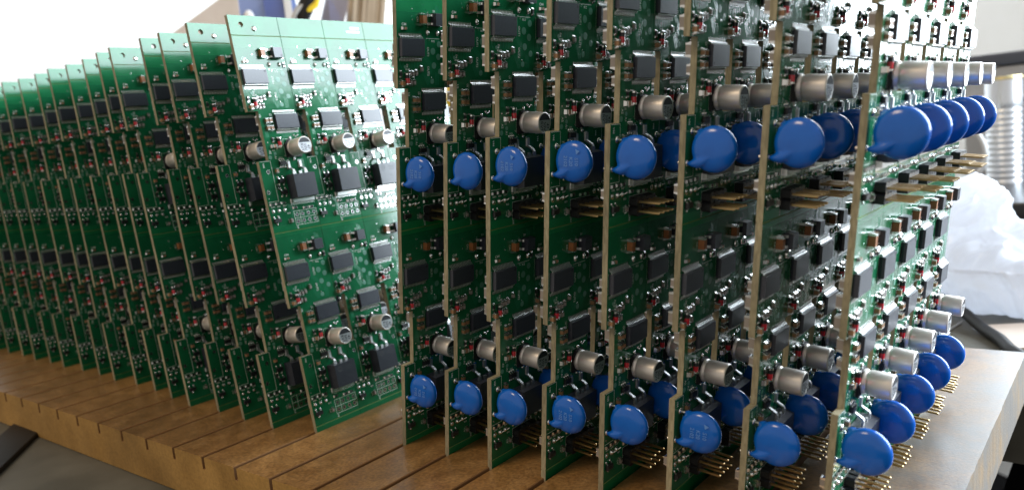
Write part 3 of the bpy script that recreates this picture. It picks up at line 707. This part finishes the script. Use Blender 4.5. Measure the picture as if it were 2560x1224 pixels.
# ribbed metal tube, dark case, black box, bag, cable
steel = mat('ribbed_steel', (0.80, 0.83, 0.88), 0.34, .65); brass = mat('brass_rim', (0.75, 0.62, 0.30), 0.35, 1.0)
prof = [(-3, 17)]
z = 0
for i in range(13): prof += [(z, 17), (z + 1.2, 15.9), (z + 2.4, 17)]; z += 6.1
prof += [(z + 2, 17), (104, 17)]
mb = MB(); mb.lathe_z(prof, steel, 40, 116, 815)
c = ob('ribbed_tube', mb.mesh('ribbed_tube')); tag(c, 'shiny ribbed metal can standing at the far right', 'can')
mb = MB(); mb.lathe_z([(104, 17.2), (105.5, 17.4), (107, 17.2), (107.2, 15)], brass, 40, 116, 815); ob('rim', mb.mesh('rim'), c)
box_l = box_obj('black_case', 78, 330, 640, 860, TZ, -3.2, mat('case_black', (0.02, 0.022, 0.028), 0.3), None, 2.0); tag(box_l, 'low black case under the ribbed metal can', 'case')
darkc = mat('dark_case', (0.07, 0.08, 0.11), 0.4); greyc = mat('grey_case', (0.42, 0.43, 0.45), 0.4)
c = bpy.data.objects.new('equipment_case', None); COL.objects.link(c); c.location = (66 * S, 900 * S, TZ * S); tag(c, 'grey equipment case with a dark lid behind the ribbed can', 'case')
box_obj('body', 0, 300, 0, 120, 0, 136, greyc, c, 2); box_obj('lid', -3, 303, -3, 123, 138, 152, darkc, c, 2)
box_obj('rail', 0, 300, -8, -1, 100, 106, whitep, c, .5)
mb = MB(); pts = [(92 + 14 * math.sin(a * .9), 760 + 4 * a, 70 - 26 * a + 2.2 * a * a) for a in [i * .35 for i in range(14)]]; mb.tube(pts, 2.2, whitep, 10)
tag(ob('grey_hose', mb.mesh('grey_hose')), 'pale thin hose curving left of the ribbed metal can', 'hose')
# crumpled white plastic bag
bag_m = mat('bag_film', (0.70, 0.73, 0.80), 0.2, spec=.5); translucent(bag_m, (.93, .95, 1.0), .5)
bm = bmesh.new()
for (c0, rx, ry, rz) in (((158, 322, 16), 27, 26, 36), ((184, 318, 4), 30, 26, 24), ((186, 300, 0), 34, 24, 19), ((205, 330, 0), 30, 30, 20), ((172, 300, 6), 24, 20, 20)):
    mt = Matrix.Translation(Vector(c0) * S) @ Matrix.Diagonal((rx * S, ry * S, rz * S, 1))
    bmesh.ops.create_icosphere(bm, subdivisions=4, radius=1.0, matrix=mt)
me = bpy.data.meshes.new('bag_source'); bm.to_mesh(me); bm.free()
o = bpy.data.objects.new('bag_source', me); COL.objects.link(o)
md = o.modifiers.new('r', 'REMESH'); md.mode = 'VOXEL'; md.voxel_size = .9 * S
md = o.modifiers.new('s', 'SMOOTH'); md.factor = .6; md.iterations = 14
dg = bpy.context.evaluated_depsgraph_get(); dg.update()
me = bpy.data.meshes.new_from_object(o.evaluated_get(dg)); me.name = 'plastic_bag'; bpy.data.objects.remove(o)
ns = [v.normal.copy() for v in me.vertices]
for v, nn in zip(me.vertices, ns):
    p = v.co / S; d = 0
    wp = p + Vector((noise.noise(p * .03), noise.noise(p * .03 + Vector((9, 0, 0))), noise.noise(p * .03 + Vector((0, 9, 0))))) * 12
    ax = Vector((.62, .35, .70)) if p.z > 8 else Vector((.55, .80, -.2)); wp = wp - ax * wp.dot(ax) * .68
    for sc, am in ((.03, 7.0), (.06, 3.8), (.13, 1.7), (.3, .3)): d += am * (.38 - abs(noise.noise(wp * sc + Vector((sc * 90, 3, 1)))) * 1.6)
    q = p + nn * d
    if q.z < TZ + .3: q.z = TZ + .3
    v.co = q * S
me.materials.clear(); me.materials.append(bag_m)
for p in me.polygons: p.use_smooth = True
bag = ob('plastic_bag', me); tag(bag, 'crumpled white plastic bag lying behind the right end of the board', 'bag')
mb = MB(); pts = [(136, 318, TZ + 4), (145, 298, TZ + 9), (154, 286, TZ + 9), (166, 270, TZ + 6), (176, 254, TZ + 3.2), (184, 240, TZ + 3), (190, 224, TZ + 3), (199, 208, TZ + 3), (212, 196, TZ - 2), (222, 188, TZ - 40)]
mb.tube(pts, 2.7, rub, 14)
tag(ob('black_cable', mb.mesh('black_cable')), 'thick black cable running past the back corner of the board', 'cable')
mb = MB(); mb.tube([(163, 276, TZ + .5), (160, 258, TZ + .5), (152, 238, TZ + .5), (148, 205, TZ + .5)], .5, greyc, 6); tag(ob('thin_wire', mb.mesh('thin_wire')), 'thin grey wire lying on the table beside the black cable', 'wire')
crd = box_obj('cardboard_sheet', -22, 22, -20, 20, 0, 3, carton, None, .3, (202, 255, TZ + .1), (0, 0, .5)); tag(crd, 'brown cardboard sheet under the black cable', 'cardboard')
strap = box_obj('black_strap', -75, 75, -9, 9, 0, 2.2, rub, None, .6, (-150, -62, TZ + .1), (0, 0, math.atan2(-16, 20))); tag(strap, 'flat black strap on the table at the lower left', 'strap')
